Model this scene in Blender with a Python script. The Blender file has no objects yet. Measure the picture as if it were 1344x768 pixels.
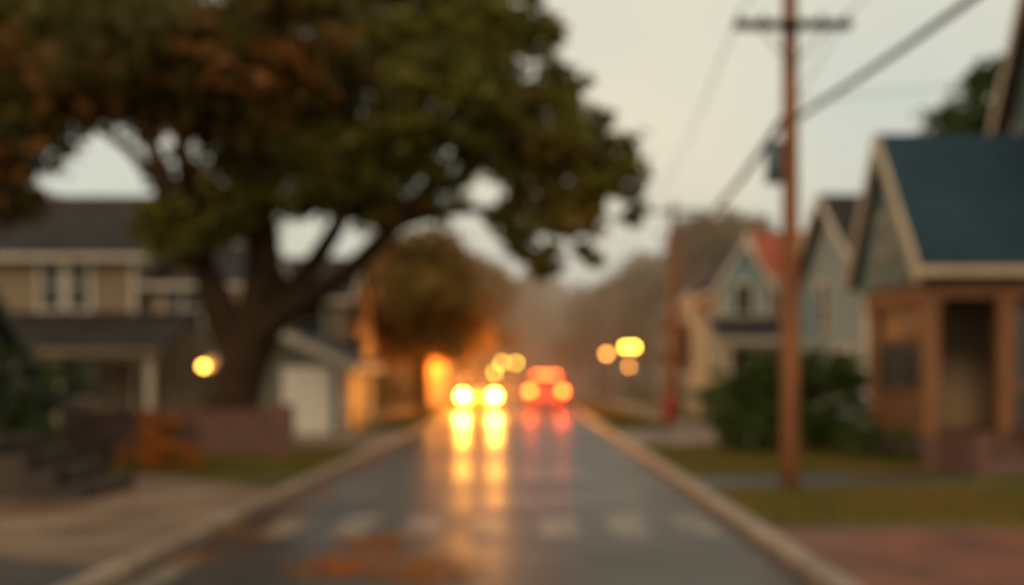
import bpy, bmesh, math, random
import numpy as np
from mathutils import Vector, Matrix
random.seed(7)
S = bpy.context.scene
COL = S.collection
R = math.radians

# ------------------------------------------------------------------ materials
def nd(nt, t, **k):
    n = nt.nodes.new(t)
    for a, b in k.items(): setattr(n, a, b)
    return n
def mat(name, c1, c2=None, scale=3.0, rough=.7, rough2=None, bump=0.0, metal=0.0, kind='noise', spec=.5, coat=0, stretch=(1,1,1), detail=6):
    m = bpy.data.materials.new(name); m.use_nodes = True
    nt = m.node_tree; b = nt.nodes['Principled BSDF']; L = nt.links.new
    b.inputs['Metallic'].default_value = metal
    b.inputs['Specular IOR Level'].default_value = spec
    b.inputs['Coat Weight'].default_value = coat
    c2 = c2 or tuple(x*.7 for x in c1)
    tc = nd(nt, 'ShaderNodeTexCoord'); mp = nd(nt, 'ShaderNodeMapping'); mp.inputs['Scale'].default_value = stretch
    L(tc.outputs['Object'], mp.inputs['Vector'])
    no = nd(nt, 'ShaderNodeTexNoise'); no.inputs['Scale'].default_value = scale; no.inputs['Detail'].default_value = detail
    L(mp.outputs[0], no.inputs['Vector'])
    rp = nd(nt, 'ShaderNodeMapRange'); rp.inputs[1].default_value = .35; rp.inputs[2].default_value = .65
    L(no.outputs['Fac'], rp.inputs[0])
    mx = nd(nt, 'ShaderNodeMix', data_type='RGBA'); mx.inputs[6].default_value = (*c1, 1); mx.inputs[7].default_value = (*c2, 1)
    L(rp.outputs[0], mx.inputs[0]); out = mx.outputs[2]; hsrc = no.outputs['Fac']; dist = .01
    if kind == 'brick' or kind == 'shingle':
        br = nd(nt, 'ShaderNodeTexBrick')
        sx = nd(nt, 'ShaderNodeSeparateXYZ'); L(tc.outputs['Object'], sx.inputs[0])
        ad = nd(nt, 'ShaderNodeMath', operation='ADD'); L(sx.outputs[0], ad.inputs[0]); L(sx.outputs[1], ad.inputs[1])
        cb = nd(nt, 'ShaderNodeCombineXYZ'); L(ad.outputs[0], cb.inputs[0]); L(sx.outputs[2], cb.inputs[1])
        L(cb.outputs[0], br.inputs['Vector'])
        br.inputs['Scale'].default_value = 1.0
        br.inputs['Brick Width'].default_value = .22 if kind == 'brick' else .3
        br.inputs['Row Height'].default_value = .075 if kind == 'brick' else .1
        br.inputs['Mortar Size'].default_value = .008
        L(out, br.inputs['Color1'])
        m2 = nd(nt, 'ShaderNodeMix', data_type='RGBA'); m2.inputs[0].default_value = .5
        L(out, m2.inputs[6]); m2.inputs[7].default_value = (*c2, 1); L(m2.outputs[2], br.inputs['Color2'])
        br.inputs['Mortar'].default_value = (.25, .22, .19, 1) if kind == 'brick' else (c2[0]*.4, c2[1]*.4, c2[2]*.4, 1)
        out = br.outputs['Color']; hsrc = br.outputs['Fac']; bump = bump or .4
    if kind == 'siding':
        sx = nd(nt, 'ShaderNodeSeparateXYZ'); L(tc.outputs['Object'], sx.inputs[0])
        mu = nd(nt, 'ShaderNodeMath', operation='MULTIPLY'); mu.inputs[1].default_value = 6.5; L(sx.outputs[2], mu.inputs[0])
        fr = nd(nt, 'ShaderNodeMath', operation='FRACT'); L(mu.outputs[0], fr.inputs[0])
        hsrc = fr.outputs[0]; bump = .8; dist = .02
    L(out, b.inputs['Base Color'])
    if rough2 is not None:
        n2 = nd(nt, 'ShaderNodeTexNoise'); n2.inputs['Scale'].default_value = scale*.35; n2.inputs['Detail'].default_value = 3
        L(mp.outputs[0], n2.inputs['Vector'])
        r2 = nd(nt, 'ShaderNodeMapRange'); r2.inputs[1].default_value = .38; r2.inputs[2].default_value = .62
        r2.inputs[3].default_value = rough; r2.inputs[4].default_value = rough2
        L(n2.outputs['Fac'], r2.inputs[0]); L(r2.outputs[0], b.inputs['Roughness'])
    else:
        b.inputs['Roughness'].default_value = rough
    if bump:
        bp = nd(nt, 'ShaderNodeBump'); bp.inputs['Strength'].default_value = bump; bp.inputs['Distance'].default_value = dist
        L(hsrc, bp.inputs['Height']); L(bp.outputs[0], b.inputs['Normal'])
    return m
def emit(name, c, s):
    m = bpy.data.materials.new(name); m.use_nodes = True
    b = m.node_tree.nodes['Principled BSDF']
    b.inputs['Base Color'].default_value = (*[min(.8, x) for x in c], 1)
    b.inputs['Emission Color'].default_value = (*c, 1); b.inputs['Emission Strength'].default_value = s
    return m
def leafmat(name, dark, light, autumn, aut=.3, nscale=.5):
    m = bpy.data.materials.new(name); m.use_nodes = True
    nt = m.node_tree; L = nt.links.new; b = nt.nodes['Principled BSDF']; o = nt.nodes['Material Output']
    at = nd(nt, 'ShaderNodeAttribute', attribute_name='tint'); sp = nd(nt, 'ShaderNodeSeparateColor'); L(at.outputs['Color'], sp.inputs[0])
    mx = nd(nt, 'ShaderNodeMix', data_type='RGBA'); mx.inputs[6].default_value = (*dark, 1); mx.inputs[7].default_value = (*light, 1)
    L(sp.outputs[0], mx.inputs[0])
    tc = nd(nt, 'ShaderNodeTexCoord'); no = nd(nt, 'ShaderNodeTexNoise'); no.inputs['Scale'].default_value = nscale; no.inputs['Detail'].default_value = 3
    L(tc.outputs['Object'], no.inputs['Vector'])
    ad = nd(nt, 'ShaderNodeMath', operation='MULTIPLY_ADD'); L(sp.outputs[1], ad.inputs[0]); ad.inputs[1].default_value = .25; L(no.outputs['Fac'], ad.inputs[2])
    mr = nd(nt, 'ShaderNodeMapRange'); mr.inputs[1].default_value = .85-aut*.6; mr.inputs[2].default_value = 1.0-aut*.6; L(ad.outputs[0], mr.inputs[0])
    m2 = nd(nt, 'ShaderNodeMix', data_type='RGBA'); L(mr.outputs[0], m2.inputs[0]); L(mx.outputs[2], m2.inputs[6]); m2.inputs[7].default_value = (*autumn, 1)
    L(m2.outputs[2], b.inputs['Base Color']); b.inputs['Roughness'].default_value = .6; b.inputs['Specular IOR Level'].default_value = .15
    tr = nd(nt, 'ShaderNodeBsdfTranslucent'); L(m2.outputs[2], tr.inputs['Color'])
    ms = nd(nt, 'ShaderNodeMixShader'); ms.inputs[0].default_value = .35; L(b.outputs[0], ms.inputs[1]); L(tr.outputs[0], ms.inputs[2])
    L(ms.outputs[0], o.inputs['Surface'])
    return m

M = dict(
 ground=mat('soil_grass', (.06,.06,.02), (.035,.035,.015), 1.2, .9, bump=.5, spec=.2),
 lawn=mat('lawn_grass', (.13,.11,.026), (.07,.06,.018), .9, .9, bump=.8, spec=.15),
 road=mat('wet_asphalt', (.052,.038,.03), (.026,.02,.016), 1.0, .32, .44, bump=.04, spec=.45, detail=10),
 concrete=mat('damp_concrete', (.32,.21,.14), (.13,.082,.052), .8, .45, .7, bump=.15, spec=.25),
 steps=mat('dark_concrete', (.08,.052,.036), (.045,.03,.022), 1.3, .6, bump=.15, spec=.3),
 kerb=mat('kerb_concrete', (.36,.25,.17), (.2,.14,.1), 2.5, .5, bump=.15),
 drive=mat('damp_tarmac', (.07,.055,.045), (.04,.032,.027), 1.6, .4, .6, bump=.1, spec=.35),
 brickpave=mat('brick_paving', (.25,.08,.042), (.13,.048,.03), 2.0, .45, .7, bump=.2, spec=.3),
 paint=mat('worn_road_paint', (.36,.26,.18), (.05,.04,.033), 2.8, .4, bump=.1),
 tan=mat('tan_siding', (.30,.225,.14), (.23,.175,.11), 1, .7, kind='siding', spec=.3),
 cream=mat('cream_siding', (.46,.34,.22), (.36,.27,.18), 1, .7, kind='siding', spec=.3),
 greysid=mat('grey_green_siding', (.20,.20,.155), (.15,.15,.115), 1, .7, kind='siding', spec=.3),
 blue=mat('blue_siding', (.25,.35,.36), (.19,.28,.29), 1, .7, kind='siding', spec=.3),
 teal=mat('teal_siding', (.19,.25,.22), (.14,.19,.17), 1, .7, kind='siding', spec=.3),
 white=mat('white_siding', (.66,.6,.5), (.52,.47,.39), 1, .6, kind='siding', spec=.3),
 slate=mat('slate_blue_shingles', (.026,.058,.086), (.016,.037,.056), .8, .75, kind='shingle', spec=.25),
 dark=mat('dark_shingles', (.055,.042,.038), (.03,.023,.021), .9, .8, kind='shingle', spec=.15),
 redroof=mat('red_shingles', (.45,.10,.05), (.32,.075,.04), 1.5, .8, kind='shingle', spec=.2),
 trim=mat('painted_trim', (.58,.44,.28), (.46,.35,.22), 2, .5),
 wood=mat('stained_wood', (.30,.125,.05), (.19,.08,.033), 3, .55, bump=.3, stretch=(4,4,.6), spec=.3),
 wtrim=mat('white_trim', (.66,.57,.44), (.54,.46,.36), 2, .5),
 polewood=mat('pole_wood', (.34,.13,.05), (.17,.065,.03), 3, .75, bump=.5, stretch=(6,6,.5), spec=.2),
 bark=mat('bark', (.075,.04,.02), (.036,.02,.011), 5, .9, bump=.9, stretch=(2,2,.5), spec=.15),
 brick=mat('red_brick', (.20,.055,.027), (.10,.032,.018), 1.5, .85, kind='brick', spec=.2),
 metal=mat('dark_metal', (.03,.03,.032), (.02,.02,.02), 5, .4, metal=.6),
 grey=mat('grey_metal', (.11,.14,.16), (.08,.1,.11), 4, .6, metal=.1),
 wire=mat('wire_rubber', (.03,.03,.03), None, 4, .6),
 glass=mat('window_glass', (.025,.03,.035), (.015,.02,.022), .7, .1, spec=.35),
 screen=mat('porch_screen', (.075,.072,.06), (.04,.04,.034), 1.2, .35),
 tyre=mat('tyre_rubber', (.02,.02,.02), None, 4, .8),
 rim=mat('alloy_rim', (.4,.4,.42), None, 4, .3, metal=.9),
 hyd=mat('hydrant_red', (.7,.05,.02), (.5,.035,.015), 4, .4),
 whitedoor=mat('white_garage_door', (.84,.78,.68), (.78,.72,.62), 1.2, .5),
 carA=mat('amber_car_paint', (.42,.16,.04), (.36,.13,.035), 1, .25, coat=.6),
 carB=mat('red_car_paint', (.45,.04,.02), (.35,.03,.02), 1, .25, coat=.6),
 plate=mat('number_plate', (.6,.6,.55), None, 4, .4),
)
E = dict(
 head=emit('headlight_glow', (1,.52,.05), 85), tail=emit('taillight_glow', (1,.2,.03), 13), brake=emit('brake_strip_glow', (1,.16,.03), 13),
 lampY=emit('lamp_globe_yellow', (1,.5,.05), 42), lampO=emit('lamp_globe_orange', (1,.34,.06), 22), porch=emit('post_lamp_glow', (1,.45,.065), 20),
 door=emit('lit_doorway_glow', (1,.28,.04), 1.3), win=emit('lit_window_glow', (1,.36,.07), 1.2),
)

# ------------------------------------------------------------------ geometry helpers
def group(name):
    e = bpy.data.objects.new(name, None); COL.objects.link(e); e.empty_display_size = .3
    return e
def mesh(name, V, F, m, parent=None, smooth=False, recalc=True):
    me = bpy.data.meshes.new(name); me.from_pydata([tuple(v) for v in V], [], F)
    if recalc:
        bm = bmesh.new(); bm.from_mesh(me); bmesh.ops.recalc_face_normals(bm, faces=bm.faces); bm.to_mesh(me); bm.free()
    if smooth:
        for p in me.polygons: p.use_smooth = True
    me.materials.append(m)
    o = bpy.data.objects.new(name, me); COL.objects.link(o)
    if parent: o.parent = parent
    return o
def box(name, x0, x1, y0, y1, z0, z1, m, parent=None, bev=0):
    V = [(x0,y0,z0),(x1,y0,z0),(x1,y1,z0),(x0,y1,z0),(x0,y0,z1),(x1,y0,z1),(x1,y1,z1),(x0,y1,z1)]
    o = mesh(name, V, [(0,1,2,3),(4,5,6,7),(0,1,5,4),(1,2,6,5),(2,3,7,6),(3,0,4,7)], m, parent)
    if bev:
        b = o.modifiers.new('bevel', 'BEVEL'); b.width = bev; b.segments = 2
    return o
def sheet(name, pts, z, m):
    return mesh(name, [(x, y, z) for x, y in pts], [tuple(range(len(pts)))], m, recalc=False)
def tube(name, pts, rad, m, parent=None, seg=10, sub=4, wob=0):
    P = [Vector(p) for p in pts]; Q = []; RR = []
    n = len(P)
    for i in range(n-1):
        p0 = P[max(i-1,0)]; p1 = P[i]; p2 = P[i+1]; p3 = P[min(i+2,n-1)]
        for k in range(sub):
            t = k/sub
            Q.append(.5*((2*p1)+(-p0+p2)*t+(2*p0-5*p1+4*p2-p3)*t*t+(-p0+3*p1-3*p2+p3)*t**3)); RR.append(rad[i]*(1-t)+rad[i+1]*t)
    Q.append(P[-1]); RR.append(rad[-1])
    V = []; F = []
    for i, q in enumerate(Q):
        d = (Q[min(i+1,len(Q)-1)]-Q[max(i-1,0)]).normalized()
        a = Vector((0,1,0)) if abs(d.y) < .9 else Vector((1,0,0))
        u = d.cross(a).normalized(); v = d.cross(u)
        for k in range(seg):
            an = 2*math.pi*k/seg; r = RR[i]*(1+wob*math.sin(an*3+i*.3))
            V.append(q+u*math.cos(an)*r+v*math.sin(an)*r)
    for i in range(len(Q)-1):
        for k in range(seg):
            F.append((i*seg+k, i*seg+(k+1)%seg, (i+1)*seg+(k+1)%seg, (i+1)*seg+k))
    F.append(tuple(range(seg))); F.append(tuple(range((len(Q)-1)*seg, len(Q)*seg)))
    return mesh(name, V, F, m, parent, smooth=True)
def cyl(name, p, r, h, m, parent, axis='z', seg=20, r2=None):
    d = {'z':Vector((0,0,h)),'x':Vector((h,0,0)),'y':Vector((0,h,0))}[axis]
    return tube(name, [p, Vector(p)+d], [r, r if r2 is None else r2], m, parent, seg=seg, sub=1)
def ball(name, p, r, m, parent, sc=(1,1,1)):
    bm = bmesh.new(); bmesh.ops.create_uvsphere(bm, u_segments=16, v_segments=10, radius=r)
    for v in bm.verts: v.co = Vector((v.co.x*sc[0], v.co.y*sc[1], v.co.z*sc[2]))+Vector(p)
    me = bpy.data.meshes.new(name); bm.to_mesh(me); bm.free()
    for q in me.polygons: q.use_smooth = True
    me.materials.append(m); o = bpy.data.objects.new(name, me); COL.objects.link(o); o.parent = parent
    return o
def lamp(name, p, W, c, r, parent):
    ld = bpy.data.lights.new(name, 'POINT'); ld.energy = W; ld.color = c; ld.shadow_soft_size = r
    o = bpy.data.objects.new(name, ld); COL.objects.link(o); o.location = p; o.parent = parent
    return o

def leaves(name, clumps, per, size, m, parent=None, seed=1, sub=14, spread=.33):
    rng = np.random.default_rng(seed); C = []; tint = []
    for (x, y, z, r) in clumps:
        ns = max(4, int(sub*r*r))
        d = rng.normal(size=(ns,3)); d /= np.linalg.norm(d, axis=1)[:,None]
        cen = d*(r*rng.uniform(.25,1.0,(ns,1))**.6)*np.array([1,1,.8])+np.array([x,y,z])
        t = rng.uniform(0,1,ns)
        n = max(6, int(per))
        for c, tt in zip(cen, t):
            k = int(n*rng.uniform(.5,1.4))
            pts = c+rng.normal(size=(k,3))*spread*min(r,1.3)*np.array([1,1,.6])
            C.append(pts); tint.append(np.clip(tt*.7+.3*rng.uniform(0,1,k),0,1))
    C = np.concatenate(C); tint = np.concatenate(tint); N = len(C)
    a = rng.normal(size=(N,3)); a /= np.linalg.norm(a,axis=1)[:,None]
    b = rng.normal(size=(N,3)); b -= (a*b).sum(1)[:,None]*a; b /= np.linalg.norm(b,axis=1)[:,None]
    s = size*rng.uniform(.6,1.3,(N,1))
    V = np.stack([C-a*s, C+b*s*.5, C+a*s, C-b*s*.5], 1).reshape(-1,3)
    me = bpy.data.meshes.new(name)
    me.vertices.add(4*N); me.vertices.foreach_set('co', V.ravel())
    me.loops.add(4*N); me.loops.foreach_set('vertex_index', np.arange(4*N))
    me.polygons.add(N); me.polygons.foreach_set('loop_start', np.arange(0,4*N,4)); me.polygons.foreach_set('loop_total', np.full(N,4))
    me.update(calc_edges=True)
    at = me.color_attributes.new('tint', 'FLOAT_COLOR', 'POINT')
    cc = np.ones((N,4,4)); cc[:,:,0] = tint[:,None]; cc[:,:,1] = rng.uniform(0,1,N)[:,None]
    at.data.foreach_set('color', cc.ravel())
    me.materials.append(m)
    o = bpy.data.objects.new(name, me); COL.objects.link(o)
    if parent: o.parent = parent
    return o

# ------------------------------------------------------------------ ground, road
KL, KR = -2.96, 2.02
sheet('ground', [(-400,-60),(400,-60),(400,600),(-400,600)], -.012, M['ground'])
sheet('road', [(KL,-25),(KR,-25),(KR,104),(KL,104)], 0, M['road'])
sheet('cross_street', [(-90,99),(90,99),(90,106),(-90,106)], .004, M['road'])
box('lawn', -90, KL-.16, -25, 98.8, -.01, .1, M['lawn'])
box('lawn', KR+.16, 90, -25, 98.8, -.01, .1, M['lawn'])
def kerb(x0, x1, segs):
    g = group('kerb')
    for i, (a, b, h) in enumerate(segs):
        y = a
        while y < b:
            e = min(y+2.4, b); box('kerb_stone', x0, x1, y+.006, e-.006, -.01, h, M['kerb'], g, .02); y = e
kerb(KL-.16, KL, [(-20,98.5,.125)])
kerb(KR, KR+.18, [(-20,98.5,.13)])
z1 = .104
sheet('pavement', [(-14,8.2),(-5.2,8.0),(KL-.165,7.4),(KL-.165,12.2),(-5,14.0),(-14,14.0)], z1, M['concrete'])
sheet('driveway', [(-14,2),(KL-.165,2),(KL-.165,7.4),(-5.2,8.0),(-14,8.2)], z1, M['drive'])
sheet('driveway', [(-9,20.2),(KL-.165,19.8),(KL-.165,25.5),(-6.9,25.5),(-9,25)], z1, M['concrete'])
sheet('brick_pavement', [(KR+.19,-5),(16,-5),(16,9.3),(KR+.19,9.2)], z1, M['brickpave'])
sheet('driveway', [(KR+.19,12.4),(4.4,13.0),(6.0,13.6),(6.0,15.0),(4.3,14.6),(KR+.19,13.7)], z1, M['drive'])
sheet('driveway', [(KR+.19,20.4),(9,21),(9,27),(KR+.19,26)], z1, M['concrete'])
sheet('pavement', [(4.0,27.2),(5.3,27.2),(5.3,97),(4.0,97)], z1, M['concrete'])
sheet('pavement', [(-5.6,27.2),(-4.5,27.2),(-4.5,97),(-5.6,97)], z1, M['concrete'])
g = group('crosswalk_marking')
for i in range(7):
    x = -2.6+i*.68
    mesh('stripe', [(x,9.3,.004),(x+.36,9.3,.004),(x+.36,10.7,.004),(x,10.7,.004)], [(0,1,2,3)], M['paint'], g, recalc=False)
g = group('edge_line_marking')
mesh('stripe', [(-2.86,6.6,.004),(-2.62,6.6,.004),(-2.7,8.4,.004),(-2.9,8.4,.004)], [(0,1,2,3)], M['paint'], g, recalc=False)
def grass(name, areas, n, seed):
    rng = np.random.default_rng(seed); P = []
    tot = sum((a[1]-a[0])*(a[3]-a[2]) for a in areas)
    for a in areas:
        k = int(n*(a[1]-a[0])*(a[3]-a[2])/tot); P.append(np.stack([rng.uniform(a[0],a[1],k), rng.uniform(a[2],a[3],k), np.full(k,.1)],1))
    P = np.concatenate(P); N = len(P); an = rng.uniform(0,6.28,N); h = rng.uniform(.05,.14,N); w = .012
    d = np.stack([np.cos(an)*w, np.sin(an)*w, np.zeros(N)],1); tip = P+np.stack([rng.normal(size=N)*.03, rng.normal(size=N)*.03, h],1)
    V = np.stack([P-d, P+d, tip],1).reshape(-1,3); me = bpy.data.meshes.new(name)
    me.vertices.add(3*N); me.vertices.foreach_set('co', V.ravel()); me.loops.add(3*N); me.loops.foreach_set('vertex_index', np.arange(3*N))
    me.polygons.add(N); me.polygons.foreach_set('loop_start', np.arange(0,3*N,3)); me.polygons.foreach_set('loop_total', np.full(N,3)); me.update(calc_edges=True)
    at = me.color_attributes.new('tint','FLOAT_COLOR','POINT'); cc = np.ones((N,3,4)); cc[:,:,0] = rng.uniform(0,1,N)[:,None]; cc[:,:,1] = rng.uniform(0,1,N)[:,None]
    at.data.foreach_set('color', cc.ravel()); me.materials.append(LG); o = bpy.data.objects.new(name, me); COL.objects.link(o)
LG = leafmat('grass_blades', (.11,.10,.02), (.25,.20,.045), (.28,.15,.035), .36, .5)
grass('grass', [(2.3,12,9.5,12.2),(2.3,6,14.2,20.2),(-9,-3.2,14.3,19.6),(-4.4,-3.2,27,60),(2.3,3.9,27,60)], 50000, 3)

# ------------------------------------------------------------------ houses
def window(g, face, c, u, z, w, h, mt='glass', tr='wtrim'):
    s = {'F':-1,'L':-1,'R':1}[face]
    def bx(n, u0, u1, z0, z1, d, m):
        a, b = sorted((c-s*.02, c+s*d))
        if face == 'F': box(n, u0, u1, a, b, z0, z1, m, g)
        else: box(n, a, b, u0, u1, z0, z1, m, g)
    bx('window_glass', u-w/2, u+w/2, z-h/2, z+h/2, .015, E[mt] if mt in E else M[mt])
    t = .1; T = M[tr]
    bx('window_frame', u-w/2-t, u-w/2, z-h/2, z+h/2, .06, T); bx('window_frame', u+w/2, u+w/2+t, z-h/2, z+h/2, .06, T)
    bx('window_head', u-w/2-t-.03, u+w/2+t+.03, z+h/2, z+h/2+t*1.2, .075, T); bx('window_sill', u-w/2-t-.05, u+w/2+t+.05, z-h/2-t*.8, z-h/2, .11, T)
    bx('window_rail', u-w/2, u+w/2, z-.02, z+.025, .035, T)
    if w > .9: bx('window_mullion', u-.04, u+.04, z-h/2, z+h/2, .05, T)
def house(name, x0, x1, y0, y1, ze, zr, axis, wall, roof, trim='wtrim', wins=(), over=.4, g=None, zb=.1, part=''):
    g = g or group(name)
    if axis == 'x':
        ym = (y0+y1)/2
        pr = [(y0,zb),(y1,zb),(y1,ze),(ym,zr),(y0,ze)]; V = [(x0,a,b) for a,b in pr]+[(x1,a,b) for a,b in pr]
    else:
        xm = (x0+x1)/2
        pr = [(x0,zb),(x1,zb),(x1,ze),(xm,zr),(x0,ze)]; V = [(a,y0,b) for a,b in pr]+[(a,y1,b) for a,b in pr]
    mesh(part+'walls', V, [(0,1,2,3,4),(5,6,7,8,9)]+[(i,(i+1)%5,(i+1)%5+5,i+5) for i in range(5)], M[wall], g)
    t = .13
    def slab(n, A, B, a0, a1, m, th=t, lift=.01):
        s0, q0 = A; s1, q1 = B
        prf = [(s0,q0+lift),(s1,q1+lift),(s1,q1+lift+th),(s0,q0+lift+th)]
        V = [(a0,s,z) if axis=='x' else (s,a0,z) for s,z in prf]+[(a1,s,z) if axis=='x' else (s,a1,z) for s,z in prf]
        mesh(n, V, [(0,1,2,3),(4,5,6,7),(0,1,5,4),(1,2,6,5),(2,3,7,6),(3,0,4,7)], m, g)
    lo, hi = (y0,y1) if axis=='x' else (x0,x1); a0, a1 = (x0-over, x1+over) if axis=='x' else (y0-over, y1+over)
    mid = (lo+hi)/2; sl = (zr-ze)/(mid-lo); ez = ze-sl*over
    slab(part+'roof', (lo-over, ez), (mid, zr), a0, a1, M[roof]); slab(part+'roof', (mid, zr), (hi+over, ez), a0, a1, M[roof])
    for s0, s1 in (((lo-over-.01, ez-.11),(mid, zr-.11)), ((mid, zr-.11),(hi+over+.01, ez-.11))):
        slab('rake_board', s0, s1, a0-.04, a0-.003, M[trim], .25); slab('rake_board', s0, s1, a1+.003, a1+.04, M[trim], .25)
    for sgn, s in ((-1, lo-over), (1, hi+over)):
        p, q = sorted((s+sgn*.003, s+sgn*.09))
        if axis=='x': box('gutter', a0, a1, p, q, ez-.06, ez+.08, M[trim], g)
        else: box('gutter', p, q, a0, a1, ez-.06, ez+.08, M[trim], g)
    for cx, sx in ((x0,-1),(x1,1)):
        for cy, sy in ((y0,-1),(y1,1)):
            box('corner_board', min(cx-sx*.1,cx+sx*.02), max(cx-sx*.1,cx+sx*.02), min(cy-sy*.1,cy+sy*.02), max(cy-sy*.1,cy+sy*.02), zb, ze-.02, M[trim], g)
    for w in wins:
        f = w[0]; c = {'F':y0,'L':x0,'R':x1}[f]; window(g, f, c, *w[1:])
    return g
def chimney(g, x, y, z0, z1, w=.6):
    box('chimney', x-w/2, x+w/2, y-w/2, y+w/2, z0, z1, M['cream'], g); box('chimney_cap', x-w/2-.06, x+w/2+.06, y-w/2-.06, y+w/2+.06, z1+.002, z1+.12, M['kerb'], g)
def leanto(g, x0, x1, y0, y1, z0, z1, roof, trim='wtrim', posts=(), ptrim=None):
    mesh('porch_roof', [(x0,y0,z0),(x1,y0,z0),(x1,y1,z1),(x0,y1,z1),(x0,y0,z0+.12),(x1,y0,z0+.12),(x1,y1,z1+.12),(x0,y1,z1+.12)],
         [(0,1,2,3),(4,5,6,7),(0,1,5,4),(1,2,6,5),(2,3,7,6),(3,0,4,7)], M[roof], g)
    box('porch_beam', x0+.2, x1-.2, y0+.2, y0+.34, z0-.16, z0+.04, M[trim], g)
    box('porch_fascia', x0-.02, x1+.02, y0-.05, y0-.003, z0-.02, z0+.11, M[trim], g)
    for p in posts: box('porch_post', p-.07, p+.07, y0+.2, y0+.34, .3, z0-.162, M[ptrim or trim], g)
    box('porch_floor', x0+.1, x1-.1, y0+.15, y1-.03, .1, .3, M['kerb'], g)

g = house('two_storey_house', -20, -10.7, 27, 35, 4.9, 7.0, 'x', 'tan', 'dark',
   wins=[('F',-12.95,4.0,.55,1.3),('F',-12.2,4.0,.55,1.3),('F',-16.5,4.0,1.2,1.2),('F',-12.4,1.6,1.1,1.3),('R',29.5,3.9,.9,1.2)])
leanto(g, -14.2, -8.9, 24, 26.97, 2.05, 3.15, 'dark', 'tan', posts=(-13.8,-11.4,-9.25), ptrim='wtrim')
chimney(g, -15.9, 31, 6.3, 7.9, .7)
box('front_door', -11.0, -10.85, 26.9, 26.93, .3, 2.2, M['wood'], g)
house('wing', -10.68, -8.2, 27.6, 33.5, 4.15, 5.4, 'x', 'cream', 'dark', wins=[('F',-9.6,3.4,1.0,1.2)], g=g, part='wing_')
g = house('two_storey_house', -15.5, -9.0, 37, 45, 5.2, 7.2, 'y', 'cream', 'dark', wins=[('F',-10.5,4.2,1.0,1.3),('F',-12.7,4.2,1.0,1.3),('R',40,4.2,1,1.3)])
g = house('bungalow_house', -15, -8.35, 11.5, 16.0, 2.0, 3.6, 'x', 'greysid', 'dark', 'greysid', wins=[('R',13,1.4,.9,1.1)], over=.25)
g = house('garage', -7.6, -4.55, 24.4, 28.5, 1.85, 2.55, 'y', 'greysid', 'dark', over=.25)
box('garage_door', -6.05, -4.85, 24.34, 24.385, .11, 1.74, M['whitedoor'], g)
for i in range(4): box('door_panel', -5.97, -4.93, 24.315, 24.337, .18+i*.385, .5+i*.385, M['whitedoor'], g, .01)
box('warm_lit_side', -4.545, -4.50, 25.0, 26.6, .11, 1.7, M['wood'], g)  # orange panel stands in for warm light on the side wall
g = house('two_storey_house', -13, -6.5, 34.5, 41, 4.3, 5.9, 'x', 'tan', 'dark', wins=[('F',-7.6,3.4,.9,1.2),('F',-9.2,3.4,.9,1.2),('R',37,3.4,.9,1.2),('R',39.3,3.4,.9,1.2),('F',-7.6,1.4,.9,1.2)])
leanto(g, -9.4, -5.6, 32.3, 34.47, 1.95, 2.7, 'dark', posts=(-9,-5.95))
g = house('two_storey_house', -12, -5.6, 52, 60, 4.4, 6.6, 'y', 'tan', 'dark', wins=[('F',-7.2,3.4,.9,1.2),('R',55,1.6,1,1.3,'win')])
house('entrance', -5.58, -4.3, 52.4, 56, 2.7, 3.3, 'y', 'cream', 'dark', g=g, part='entrance_', over=.2)
box('lit_doorway', -5.45, -4.45, 52.33, 52.385, .15, 2.35, E['door'], g)
lamp('entrance_light', (-4.95,51.7,2.5), 420, (1,.33,.06), .12, g)
house('two_storey_house', -12, -6, 68, 76, 4.6, 6.8, 'y', 'cream', 'dark', wins=[('F',-7.2,3.4,.9,1.2)])

# right craftsman bungalow
g = group('craftsman_house')
X0 = 6.05; YN, YF = 15.25, 17.75
box('porch_base', X0, 13, YN, YF, .1, .62, M['brick'], g)
for px, py in ((X0+.12,YN+.12),(X0+.12,YF-.12),(7.32,YN+.12),(9.2,YN+.12),(11,YN+.12)):
    box('porch_post', px-.12, px+.12, py-.12, py+.12, .62, 2.72, M['wood'], g, .01)
    box('post_cap', px-.16, px+.16, py-.16, py+.16, 2.6, 2.71, M['wood'], g, .01)
box('porch_beam', X0-.05, 13, YN-.05, YN+.25, 2.72, 2.98, M['wood'], g, .01)
box('porch_beam', X0-.04, X0+.26, YN+.255, YF+.05, 2.72, 2.98, M['wood'], g, .01)
box('side_wall_low', X0+.05, X0+.2, YN+.245, YF-.245, .62, 1.25, M['wood'], g)
box('side_rail', X0+.02, X0+.23, YN+.245, YF-.245, 1.252, 1.33, M['wood'], g)
box('side_screen', X0+.09, X0+.13, YN+.245, YF-.245, 1.332, 2.6, M['screen'], g)
box('side_head', X0+.03, X0+.22, YN+.245, YF-.245, 2.602, 2.718, M['wood'], g)
box('front_screen', 7.45, 9.07, YN+.1, YN+.14, .64, 2.6, M['screen'], g)
box('front_rail', 7.45, 9.07, YN+.04, YN+.2, 1.3, 1.38, M['wood'], g)
box('back_wall', X0+.3, 13, YF-.1, YF, .62, 2.98, M['cream'], g)
box('front_door', 6.5, 7.2, YF-.14, YF-.103, .63, 2.5, M['wood'], g)
for i in range(4): box('step', 6.5, 7.35, YN-.3*(4-i), YN-.3*(3-i)-.003, .1, .1+.13*(i+1), M['brick'], g)
for sx in (6.42, 7.43): box('step_cheek', sx-.08, sx+.06, YN-1.2, YN-.003, .1, .72, M['brick'], g)
ye0, ye1, yr, ze, zr = 14.85, 18.15, 16.6, 3.08, 5.42
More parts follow.
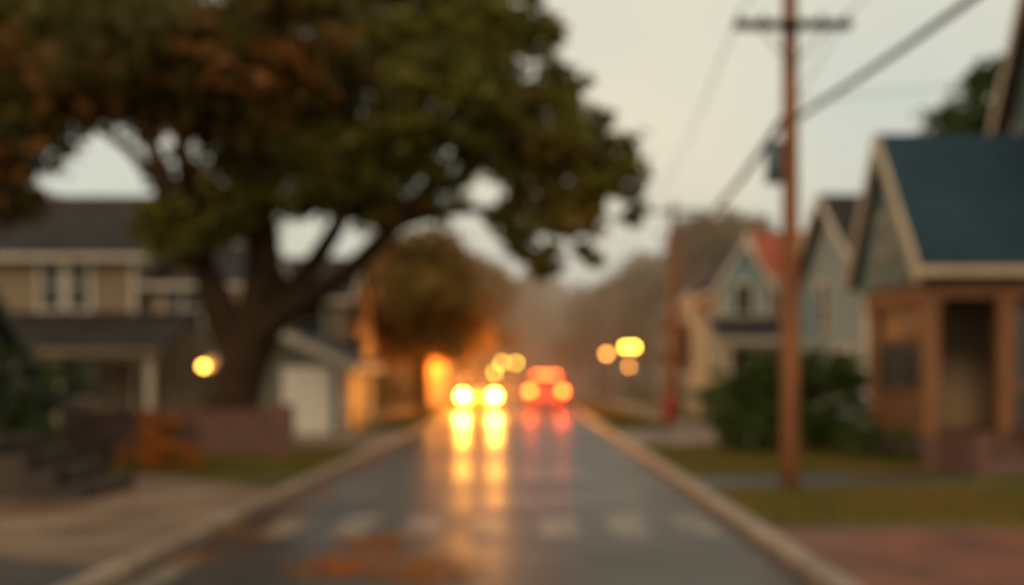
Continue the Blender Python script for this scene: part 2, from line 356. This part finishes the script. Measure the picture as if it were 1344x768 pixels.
def slabx(n, A, B, a0, a1, m, th):
    pr = [(A[0],A[1]),(B[0],B[1]),(B[0],B[1]+th),(A[0],A[1]+th)]
    V = [(a0,*p) for p in pr]+[(a1,*p) for p in pr]
    mesh(n, V, [(0,1,2,3),(4,5,6,7),(0,1,5,4),(1,2,6,5),(2,3,7,6),(3,0,4,7)], m, g)
slabx('roof', (ye0,ze),(yr,zr),5.8,13,M['slate'],.14); slabx('roof', (yr,zr),(ye1,ze),5.8,13,M['slate'],.14)
slabx('rake_board', (ye0-.02,ze-.16),(yr,zr-.14),5.74,5.797,M['trim'],.30); slabx('rake_board', (yr,zr-.14),(ye1+.02,ze-.16),5.74,5.797,M['trim'],.30)
mesh('gable_wall', [(5.92,15.1,2.985),(5.92,17.9,2.985),(5.92,16.6,5.05),(6.2,15.1,2.985),(6.2,17.9,2.985),(6.2,16.6,5.05)], [(0,1,2),(3,4,5),(0,1,4,3),(1,2,5,4),(2,0,3,5)], M['teal'], g)
box('gutter', 5.8, 13, ye0-.1, ye0-.003, ze-.06, ze+.06, M['trim'], g)
box('gable_window', 5.88, 5.915, 16.25, 16.95, 3.5, 4.2, M['trim'], g); box('gable_window_glass', 5.87, 5.878, 16.33, 16.87, 3.58, 4.12, M['teal'], g)
house('x', 8.75, 15, 14.4, 18.0, 6.1, 9.4, 'x', 'teal', 'dark', 'trim', wins=[('L',16.3,6.6,.8,1.0)], over=.35, g=g, zb=.1, part='upper_')

# right mid houses
g = house('two_storey_house', 8.6, 15, 25.5, 31.5, 4.4, 6.6, 'x', 'blue', 'dark', wins=[('L',29,3.6,.8,1.2),('L',27,1.6,.9,1.2)], over=.35)
chimney(g, 10.8, 28.5, 6.2, 7.3, .5)
g = house('two_storey_house', 6.4, 8.0, 33.5, 39, 4.7, 6.0, 'y', 'blue', 'dark', wins=[('F',7.2,4.1,.6,1.0),('F',7.2,1.8,.8,1.2),('L',35.5,4,.8,1.1),('L',37.5,4,.8,1.1)], over=.25)
house('wing', 8.12, 12.5, 34.0, 39, 4.85, 6.7, 'x', 'white', 'redroof', g=g, part='wing_', over=.1)
leanto(g, 6.0, 10.6, 31.3, 33.47, 2.6, 3.4, 'dark', posts=(6.3,8.2,10.2))
g = house('two_storey_house', 7.4, 12.5, 46, 53, 5.3, 7.6, 'y', 'white', 'dark', wins=[('F',9,4.3,.9,1.2),('L',48,4.3,.9,1.2),('F',9,1.8,.9,1.2),('L',50.5,4.3,.9,1.2)])
house('two_storey_house', 8, 13, 62, 70, 4.8, 7.0, 'y', 'tan', 'dark', wins=[('L',64,3.8,.9,1.2)])

# ------------------------------------------------------------------ poles and wires
def pole(name, x, y, h, r, zc, arm, tr=True):
    g = group(name)
    tube('pole_shaft', [(x,y,0),(x+.01,y,h*.5),(x,y,h)], [r*1.15,r,r*.8], M['polewood'], g, seg=14, sub=3)
    box('crossarm', x-arm, x+arm, y-r-.1, y-r+.0, zc-.05, zc+.05, M['bark'], g, .01)
    tube('arm_brace', [(x-arm*.55,y-r-.06,zc-.06),(x,y-r-.03,zc-.5)], [.014,.014], M['grey'], g, seg=6, sub=1)
    tube('arm_brace', [(x+arm*.55,y-r-.06,zc-.06),(x,y-r-.03,zc-.5)], [.014,.014], M['grey'], g, seg=6, sub=1)
    for k in (-.93,-.5,.5,.93): cyl('insulator', (x+arm*k,y-r-.05,zc+.052), .022, .09, M['grey'], g, seg=8)
    if tr:
        cyl('transformer', (x-.2,y-.02,3.88), .1, .46, M['grey'], g, seg=14); cyl('transformer_lid', (x-.2,y-.02,4.342), .11, .04, M['grey'], g, seg=14)
        box('bracket', x-.12, x-.05, y-.03, y+.02, 4.1, 4.16, M['metal'], g)
    return g
pole('utility_pole', 3.2, 12.25, 7.4, .105, 5.78, .71)
pole('utility_pole', 5.2, 36, 7.8, .15, 7.45, 1.15, False)
pole('utility_pole', 5.4, 66, 8.2, .17, 7.6, 1.1, False)
pole('utility_pole', 3.4, -16, 7.4, .1, 5.9, .7, False)
def wire(name, a, b, sag, r):
    a = Vector(a); b = Vector(b); pts = []
    for i in range(9):
        t = i/8; p = a.lerp(b, t); p.z -= sag*4*t*(1-t); pts.append(p)
    return tube(name, pts, [r]*9, M['wire'], None, seg=6, sub=3)
wire('utility_cable', (3.3,-16,5.0), (3.26,12.2,4.66), .75, .034)
wire('utility_cable', (3.14,12.3,4.70), (5.15,36,6.9), .55, .045)
for k in (-.93,.93):
    wire('power_line', (3.2+.71*k,12.1,5.9), (5.2+1.15*k,35.8,7.6), .5, .009)
    wire('power_line', (3.4+.7*k,-16.2,6.0), (3.2+.71*k,12.1,5.9), .5, .008)
    wire('power_line', (5.2+1.15*k,35.8,7.6), (5.4+1.1*k,65.8,7.75), .7, .015)
wire('service_wire', (3.22,12.2,4.9), (8.7,16.2,6.6), .1, .006)

# ------------------------------------------------------------------ lamps
def globe_lamp(x, y, z, em, r=.13, h0=.1, twin=0):
    g = group('street_lamp')
    cyl('base', (x,y,h0), .11, .25, M['metal'], g, seg=12, r2=.07)
    tube('post', [(x,y,h0+.2),(x,y,z-r-.08)], [.045,.035], M['metal'], g, sub=1)
    for dx in ((-twin, twin) if twin else (0,)):
        if twin: tube('arm', [(x,y,z-r-.3),(x+dx*.7,y,z-r-.22),(x+dx,y,z-r-.03)], [.02]*3, M['metal'], g, seg=8)
        cyl('collar', (x+dx,y,z-r-.06), .07, .07, M['metal'], g, seg=12)
        ball('globe', (x+dx,y,z), r, em, g); cyl('finial', (x+dx,y,z+r-.01), .03, .1, M['metal'], g, seg=8, r2=.005)
    return g
globe_lamp(-7.86, 24.0, 1.76, E['porch'], .08)
globe_lamp(4.5, 58, 2.85, E['lampO'], .14)
globe_lamp(5.85, 58, 3.25, E['lampY'], .14, twin=.26)
globe_lamp(5.7, 57, 2.1, E['lampO'], .1)
globe_lamp(-3.1, 112, 3.1, E['lampY'], .2, 0)
globe_lamp(-1.5, 112, 3.1, E['lampY'], .2, 0)
globe_lamp(-3.95, 112, 2.0, E['lampY'], .2, 0)

# ------------------------------------------------------------------ hydrant
g = group('fire_hydrant'); hx, hy = 4.2, 30
cyl('flange', (hx,hy,.1), .22, .06, M['hyd'], g); cyl('barrel', (hx,hy,.16), .16, .6, M['hyd'], g, r2=.145); cyl('collar', (hx,hy,.75), .19, .05, M['hyd'], g)
ball('bonnet', (hx,hy,.8), .16, M['hyd'], g, (1,1,.9)); cyl('cap_nut', (hx,hy,.93), .035, .09, M['hyd'], g, seg=6)
cyl('side_outlet', (hx-.26,hy,.55), .07, .52, M['hyd'], g, 'x'); cyl('front_outlet', (hx,hy-.24,.5), .085, .2, M['hyd'], g, 'y')

# ------------------------------------------------------------------ cars
def car(name, x, y, flip, paint, W=1.8, Lh=2.2, H=1.55, head=None, tail=None):
    g = group(name); w = W/2
    st = [(-Lh,.80,.42,.80),(-Lh+.12,.93,.3,.98),(-1.5,1,.24,1.02),(-.5,1,.22,1.0),(.7,1,.22,1.0),(1.3,.99,.24,.98),(Lh-.35,.93,.27,.88),(Lh-.05,.8,.36,.72)]
    V = []; F = []
    for (yy, k, zb, zt) in st:
        a = w*k
        for (px, pz) in ((-a*.9,zb),(-a*.99,zb+.12),(-a,(zb+zt)/2),(-a*.96,zt-.1),(-a*.86,zt),(0,zt+.03),(a*.86,zt),(a*.96,zt-.1),(a,(zb+zt)/2),(a*.99,zb+.12),(a*.9,zb),(0,zb)): V.append((px,yy,pz))
    n = 12
    for i in range(len(st)-1):
        for k in range(n): F.append((i*n+k, i*n+(k+1)%n, (i+1)*n+(k+1)%n, (i+1)*n+k))
    F += [tuple(range(n)), tuple(range((len(st)-1)*n, len(st)*n))]
    mesh('body', V, F, M[paint], g, smooth=True)
    zb = .97; bw, tw = w*.88, w*.70; y0, y1, t0, t1 = -Lh+.18, 1.15, -Lh+.55, .35
    V = [(-bw,y0,zb),(bw,y0,zb),(bw,y1,zb),(-bw,y1,zb),(-tw,t0,H-.05),(tw,t0,H-.05),(tw,t1,H-.05),(-tw,t1,H-.05)]
    FF = [(0,1,2,3),(4,5,6,7),(0,1,5,4),(1,2,6,5),(2,3,7,6),(3,0,4,7)]
    mesh('glasshouse', V, FF, M['glass'], g)
    box('roof', -tw-.03, tw+.03, t0-.05, t1+.05, H-.055, H+.01, M[paint], g, .03)
    for a, b in ((0,4),(1,5),(2,6),(3,7)): tube('pillar', [V[a],V[b]], [.045,.04], M[paint], g, seg=8, sub=1)
    for s in (-1,1):
        tube('pillar', [(s*bw,-.35,zb),(s*tw,-.35,H-.05)], [.04,.035], M[paint], g, seg=8, sub=1)
        box('mirror', min(s*w*.95,s*(w+.16)), max(s*w*.95,s*(w+.16)), .85, 1.0, 1.0, 1.14, M[paint], g, .03)
        for yy in (-1.35, 1.4):
            cyl('tyre', (s*w-.22*(s>0),yy,.33), .33, .22, M['tyre'], g, 'x', 24)
            cyl('rim', (s*w-.228*(s>0)+(0.006 if s>0 else -.006),yy,.33), .2, .222, M['rim'], g, 'x', 16)
        cyl('headlight', (s*w*.72,Lh-.14,.74), .15, .12, head or M['rim'], g, 'y', 18)
        box('taillight', s*w*.78-.13, s*w*.78+.13, -Lh-.02, -Lh+.1, .78, 1.02, tail or M['hyd'], g, .03)
        if head: lamp('headlight_bulb', (s*w*.72,Lh+.08,.76), 1300, (1,.33,.045), .1, g)
        if tail: lamp('taillight_bulb', (s*w*.78,-Lh-.12,.9), 110, (1,.08,.02), .08, g)
    box('grille', -w*.45, w*.45, Lh-.1, Lh-.02, .5, .68, M['metal'], g, .01)
    box('front_bumper', -w*.86, w*.86, Lh-.16, Lh+.04, .28, .46, M[paint], g, .04)
    box('rear_bumper', -w*.9, w*.9, -Lh-.08, -Lh+.1, .32, .55, M[paint], g, .04)
    box('number_plate', -.26, .26, -Lh-.03, -Lh-.0, .62, .74, M['plate'], g)
    if tail: box('high_brake_light', -tw*.9, tw*.9, t0-.1, t0-.04, H-.13, H-.02, E['brake'], g, .01)
    g.location = (x, y, 0); g.rotation_euler = (0, 0, math.pi if flip else 0)
    return g
car('oncoming_car', -2.04, 42.2, True, 'carA', 1.8, 2.2, 1.6, head=E['head'])
car('red_car', .72, 45, False, 'carB', 1.78, 2.2, 1.66, tail=E['tail'])

# ------------------------------------------------------------------ low wall, steps
g = group('brick_wall')
box('wall', -7.9, -4.3, 17.2, 17.42, .1, .86, M['brick'], g); box('coping', -7.95, -4.25, 17.15, 17.47, .862, .93, M['brick'], g, .01)
for px in (-7.9,-6.1,-4.3): box('pier', px-.17, px+.17, 17.13, 17.5, .1, 1.03, M['brick'], g)
g = group('concrete_steps')
for i in range(4): box('step', -6.9, -5.0-.34*i, 11.2, 12.6, .1 if i==0 else .1+.17*i+.001, .1+.17*(i+1), M['steps'], g)
for yy in (11.25, 12.55):
    tube('handrail', [(-4.95,yy,1.0),(-6.1,yy,1.65),(-6.9,yy,1.68)], [.022]*3, M['metal'], g, seg=8)
    for k in range(7):
        px = -5.0-.3*k; tube('baluster', [(px,yy,.12 if k==0 else .14+.17*min(k,4)),(px,yy,1.02+.56*min(k*.3/1.15,1))], [.014]*2, M['metal'], g, seg=6, sub=1)

# ------------------------------------------------------------------ big tree
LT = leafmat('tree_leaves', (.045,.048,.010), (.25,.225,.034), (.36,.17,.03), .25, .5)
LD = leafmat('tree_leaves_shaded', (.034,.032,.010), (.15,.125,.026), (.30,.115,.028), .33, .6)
LA = leafmat('autumn_leaves', (.13,.085,.02), (.32,.19,.04), (.38,.16,.03), .4, .4)
LB = leafmat('bush_leaves', (.03,.05,.012), (.11,.15,.03), (.13,.09,.02), .1, .8)
LO = leafmat('olive_leaves', (.05,.048,.016), (.18,.135,.04), (.25,.12,.04), .38, .3)
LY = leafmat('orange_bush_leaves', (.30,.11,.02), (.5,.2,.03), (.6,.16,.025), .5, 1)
g = group('oak_tree')
tube('trunk', [(-5.75,18.7,-.05),(-5.62,18.7,.6),(-5.45,18.7,1.5),(-5.2,18.7,2.35)], [.72,.52,.46,.5], M['bark'], g, seg=18, wob=.05)
for i, (dx, dy) in enumerate(((.8,.1),(-.8,-.2),(.1,-.8),(-.3,.8),(.6,-.6))):
    tube('root', [(-5.7+dx*.3,18.7+dy*.3,.5),(-5.72+dx*.7,18.7+dy*.7,.16),(-5.72+dx*1.2,18.7+dy*1.2,.02)], [.22,.16,.05], M['bark'], g, seg=8)
limbs = [
 ([(-5.35,18.7,1.9),(-5.85,18.5,3.2),(-6.5,18.2,4.8),(-7.0,17.6,6.3),(-7.6,17,8)], [.34,.22,.17,.12,.05]),
 ([(-5.2,18.7,2.2),(-5.05,18.9,3.6),(-5.2,19.2,5.4),(-5.0,19.4,7.4),(-5.2,19.6,9.6)], [.44,.34,.25,.16,.06]),
 ([(-5.1,18.7,2.1),(-4.6,18.3,2.6),(-3.3,17.9,3.35),(-2.35,17.5,4.2),(-1.0,17.2,5.6),(.4,17,6.6)], [.34,.25,.19,.16,.10,.04]),
 ([(-5.05,18.7,2.5),(-4.2,19.1,3.6),(-3.6,19.6,4.8),(-2.8,20,6.4),(-2.2,20.3,8.2)], [.3,.2,.16,.12,.05]),
 ([(-2.35,17.5,4.2),(-1.4,18,4.5),(-.2,18.4,4.6),(.9,18.6,4.6)], [.13,.1,.07,.03]),
 ([(-1.0,17.2,5.6),(.2,17.6,5.7),(1.3,17.9,5.5),(1.9,18,5.0)], [.1,.08,.05,.03]),
 ([(-6.1,18.4,4.0),(-5.9,17,5.2),(-5.4,15.2,6.0),(-4.8,13.5,6.4)], [.16,.13,.09,.04]),
 ([(-6.5,18.2,4.8),(-7.6,18,5.9),(-8.8,17.8,6.2),(-9.8,17.6,6.0)], [.12,.09,.06,.03]),
 ([(-5.15,19,4.5),(-4.2,17,6.2),(-3.2,15.2,6.8)], [.18,.12,.05]),
 ([(-5.4,18.7,1.7),(-5.95,18.8,2.5),(-6.25,18.9,3.6),(-6.3,19,4.8)], [.26,.17,.13,.06]),
]
for p, r in limbs: tube('limb', p, r, M['bark'], g, seg=10)
cl = [
 (-6.3,18.5,4.55,.95),(-6.0,18.2,3.95,.65),(-5.3,18.6,4.8,.9),(-6.6,18.8,5.2,.6),(-6.5,18.2,4.0,.55),(-6.9,18.2,4.3,.4),
 (-4.4,18.5,5.6,1.1),(-3.4,18.3,5.3,1.0),(-4.6,19,7.0,1.3),(-3.0,18.6,6.9,1.3),(-2.5,17.2,5.2,.9),(-1.7,17,6.1,1.1),(-1.6,18.2,7.5,1.2),(-.5,18,7.7,.9),(-3.6,17.4,4.6,.6),(-2.9,17.0,4.7,.6),
 (-2.6,17.8,4.5,.6),(-1.7,17.4,4.8,.65),(-4,19,9,1.5),(-2,18.5,9,1.3),(-.6,18.3,8.9,.7),(-4.4,18.4,4.7,.5),
 (-.9,16.9,5.9,.7),(-.7,18,6.5,.9),(-.5,18.3,5.5,.85),(.2,18.4,5.6,.85),(.3,18.2,6.6,.7),(.9,18.6,5.0,.8),(1.4,18.4,5.5,.62),(1.7,18.3,5.2,.5),(1.85,18.5,4.6,.4),(1.0,18.3,4.2,.5),(.7,18.1,5.8,.6),
 (.1,18.4,4.6,.7),(0,18.3,3.9,.5),(-.35,18.4,4.3,.45),(.45,18.5,3.7,.4),(1.1,18.4,3.7,.35),(.9,18.1,6.3,.4),(.3,18.2,7.3,.45),(1.0,18.3,6.9,.16),(0,18.1,8.0,.55),(1.3,18.3,6.2,.25),(.1,18.2,3.5,.3),
]
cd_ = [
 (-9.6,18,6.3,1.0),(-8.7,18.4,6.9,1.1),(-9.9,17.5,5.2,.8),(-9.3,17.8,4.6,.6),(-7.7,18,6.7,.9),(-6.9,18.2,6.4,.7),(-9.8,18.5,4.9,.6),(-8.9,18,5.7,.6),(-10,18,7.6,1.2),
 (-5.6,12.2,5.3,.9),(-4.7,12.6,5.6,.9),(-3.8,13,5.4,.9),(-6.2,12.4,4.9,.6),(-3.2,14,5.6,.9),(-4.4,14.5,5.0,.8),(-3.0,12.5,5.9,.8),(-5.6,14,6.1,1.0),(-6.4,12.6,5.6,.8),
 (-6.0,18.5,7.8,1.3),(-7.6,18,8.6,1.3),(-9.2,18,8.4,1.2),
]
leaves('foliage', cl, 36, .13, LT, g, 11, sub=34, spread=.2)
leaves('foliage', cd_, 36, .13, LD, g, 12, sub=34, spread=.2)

# ------------------------------------------------------------------ other trees
def tree(name, x, y, h, r, m, seed, trunk=.18, zc=.62, per=40, size=.2, lean=0, n=9, sub=12):
    rng = random.Random(seed); g = group(name)
    tube('trunk', [(x,y,0),(x+lean*.3,y,h*.3),(x+lean,y,h*.75)], [trunk*1.3,trunk,trunk*.4], M['bark'], g, seg=10)
    cs = []
    for i in range(n):
        a = rng.uniform(0,6.28); rr = r*rng.uniform(.15,.75); z = h*zc+rng.uniform(-.5,.6)*(h*(1-zc))
        cr = r*rng.uniform(.3,.55); c = (x+lean+math.cos(a)*rr, y+math.sin(a)*rr, z, cr); cs.append(c)
        if i < 6: tube('limb', [(x+lean*.4,y,h*.35),((x+lean*.4+c[0])/2,(y+c[1])/2,(h*.4+z)/2+.1),(c[0],c[1],z)], [trunk*.5,trunk*.3,trunk*.1], M['bark'], g, seg=6)
    leaves('foliage', cs, per, size, m, g, seed, sub=sub, spread=.28)
    return g
tree('autumn_tree', -3.95, 37, 7.0, 2.7, LA, 21, .2, .6, n=14)
tree('autumn_tree', -5.6, 48, 8.5, 3.0, LA, 22, .2, .6, n=12)
tree('autumn_tree', -3.7, 55, 8.2, 3.1, LA, 35, .2, .6, n=14)
tree('maple_tree', -4.6, 66, 9.5, 3.4, LO, 23, .22, .6, n=13, size=.25)
tree('maple_tree', -4.4, 80, 12, 4.2, LO, 24, .25, .6, n=14, size=.28)
tree('maple_tree', 9.6, 68, 10.5, 3.8, LO, 25, .25, .6, n=13, size=.25)
tree('maple_tree', 5.4, 78, 9.5, 3.4, LO, 26, .25, .58, n=13, size=.28)
tree('maple_tree', 11.2, 58, 11.5, 4.4, LO, 27, .25, .6, n=14, size=.25)
tree('maple_tree', 7.6, 43.5, 5.2, 1.8, LO, 28, .15, .6, n=9)
tree('maple_tree', 13.4, 27.5, 11.8, 2.3, LB, 29, .25, .68, n=12)
tree('maple_tree', -16, 48, 9, 4, LO, 30, .25, .6, n=11)
tree('maple_tree', -9, 90, 13, 5, LO, 31, .25, .6, n=12, size=.3)
tree('maple_tree', 9, 92, 13, 4.8, LO, 32, .25, .6, n=12, size=.3)
rng = random.Random(5); cs = []
for i in range(70):
    x = -70+i*2.0+rng.uniform(-1,1); y = rng.uniform(120,138); hh = rng.uniform(11,15.5) if abs(x+1) < 9 else rng.uniform(8,14)
    for z in (1.5, hh*.4, hh*.65, hh*.88): cs.append((x+rng.uniform(-1,1), y, z, rng.uniform(2.0,3.0)))
leaves('distant_trees', cs, 14, .55, LO, None, 40, sub=5, spread=.7)

# bushes and hedges
def bush(name, cs, m, seed, size=.075, per=34, sub=70): leaves(name, cs, per, size, m, None, seed, sub=sub, spread=.13)
bush('hedge_bush', [(3.95,18.2,.75,.7),(4.3,18.3,1.35,.62),(3.75,18.6,1.25,.55),(4.5,18.0,.6,.6),(4.2,18.8,1.55,.5),(4.75,18.4,1.1,.6),(3.6,18.2,.5,.45),(4.2,18,.45,.5)], LB, 50)
bush('hedge_bush', [(5.3,18.9,.8,.7),(5.6,18.8,1.45,.65),(5.1,19,1.45,.6),(5.9,18.6,.8,.6),(5.4,18.4,.5,.6),(5.0,18.6,.6,.5),(5.9,19,1.5,.55),(5.5,18.3,.4,.45),(5.3,18.9,1.75,.4)], LB, 51)
bush('hedge_bush', [(5.6,29,.6,.7),(6.3,29,.9,.8),(7.1,29,.8,.8)], LB, 52, .09, 24, 30)
bush('hedge_bush', [(-7.6,15.0,.9,.7),(-7.2,15.2,1.4,.55),(-8.0,15.3,1.5,.6),(-7.0,13.6,.6,.55),(-7.6,13.4,.9,.6)], LB, 53)
bush('orange_shrub', [(-5.35,14.7,.35,.4),(-5.7,14.8,.45,.4),(-5.05,14.6,.3,.3)], LY, 54, .05, 30, 90)
bush('orange_shrub', [(-6.2,16.7,.85,.36),(-6.25,16.7,.5,.36)], LY, 58, .05, 30, 90)
bush('porch_shrub', [(7.9,14.6,.4,.42),(8.7,14.6,.4,.42),(9.5,14.5,.4,.42)], LB, 55)
bush('porch_shrub', [(5.75,15.6,.4,.35),(5.7,16.6,.45,.4)], LB, 56)
bush('hedge_bush', [(-6.2,45,.8,.8),(-6.9,45,.9,.9),(6.3,44,.8,.9),(6.0,55,.7,.8)], LB, 57, .12, 20, 20)
rng = np.random.default_rng(9)
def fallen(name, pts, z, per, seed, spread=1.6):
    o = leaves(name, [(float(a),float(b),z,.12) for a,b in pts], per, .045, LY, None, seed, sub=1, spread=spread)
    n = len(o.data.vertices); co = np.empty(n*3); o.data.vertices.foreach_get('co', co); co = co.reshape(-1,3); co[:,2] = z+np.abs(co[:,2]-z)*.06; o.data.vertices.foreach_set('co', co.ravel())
fallen('leaves_and_reflections', zip(np.concatenate([rng.uniform(-7,-3.2,120),rng.uniform(2.4,6,60)]), np.concatenate([rng.uniform(9,22,120),rng.uniform(9,20,60)])), .112, 6, 60)
fallen('leaves_and_reflections', zip(np.concatenate([rng.normal(-1.45,.16,34),rng.normal(-.8,.12,20),rng.uniform(-2.9,-2.5,40)]), np.concatenate([rng.uniform(7.4,9.6,34),rng.uniform(7.2,8.4,20),rng.uniform(8,20,40)])), .006, 8, 61, 1.0)  # near orange clusters imitate warm puddle reflections; the kerb row is leaf litter

# ------------------------------------------------------------------ mist (real volume over the far street)
mm = bpy.data.materials.new('mist_volume'); mm.use_nodes = True; nt = mm.node_tree
nt.nodes.remove(nt.nodes['Principled BSDF']); vs = nt.nodes.new('ShaderNodeVolumeScatter')
vs.inputs['Color'].default_value = (1,.78,.57,1); vs.inputs['Density'].default_value = .011; vs.inputs['Anisotropy'].default_value = .45
nt.links.new(vs.outputs[0], nt.nodes['Material Output'].inputs['Volume'])
box('mist', -18, 18, 34, 112.5, .02, 12, mm)

# ------------------------------------------------------------------ sky, sun
w = bpy.data.worlds.new('World'); S.world = w; w.use_nodes = True; nt = w.node_tree; L = nt.links.new
bg = nt.nodes['Background']; bg.inputs['Strength'].default_value = .1
sky = nd(nt, 'ShaderNodeTexSky'); sky.sky_type = 'NISHITA'; sky.sun_disc = False
EL, AZ = 24, 200
sky.sun_elevation = R(EL); sky.sun_rotation = R(AZ); sky.dust_density = 4
tc = nd(nt, 'ShaderNodeTexCoord'); no = nd(nt, 'ShaderNodeTexNoise'); no.inputs['Scale'].default_value = 2.2; no.inputs['Detail'].default_value = 4
L(tc.outputs['Generated'], no.inputs['Vector'])
mr = nd(nt, 'ShaderNodeMapRange'); mr.inputs[1].default_value = .35; mr.inputs[2].default_value = .65; L(no.outputs['Fac'], mr.inputs[0])
c = nd(nt, 'ShaderNodeMix', data_type='RGBA'); c.inputs[6].default_value = (9.0,8.0,5.9,1); c.inputs[7].default_value = (6.5,6.8,5.9,1); L(mr.outputs[0], c.inputs[0])
mx = nd(nt, 'ShaderNodeMix', data_type='RGBA'); mx.inputs[0].default_value = .92; L(sky.outputs[0], mx.inputs[6]); L(c.outputs[2], mx.inputs[7])
L(mx.outputs[2], bg.inputs['Color'])
sd = bpy.data.lights.new('sun', 'SUN'); sd.energy = .75; sd.angle = R(16); sd.color = (1,.68,.4)
so = bpy.data.objects.new('sun', sd); COL.objects.link(so)
v = Vector((math.sin(R(AZ))*math.cos(R(EL)), math.cos(R(AZ))*math.cos(R(EL)), math.sin(R(EL))))
so.rotation_euler = v.to_track_quat('Z','Y').to_euler()

# ------------------------------------------------------------------ camera
cd = bpy.data.cameras.new('camera'); cam = bpy.data.objects.new('camera', cd); COL.objects.link(cam); S.camera = cam
cam.location = (0,0,1.5); cam.rotation_euler = (R(90),0,0)
cd.lens = 35; cd.sensor_width = 36; cd.shift_x = -.017; cd.shift_y = .0826; cd.clip_end = 1500; cd.clip_start = .05
cd.dof.use_dof = True; cd.dof.focus_distance = .8; cd.dof.aperture_fstop = 2.25
S.view_settings.view_transform = 'Standard'; S.view_settings.look = 'None'; S.view_settings.exposure = 0
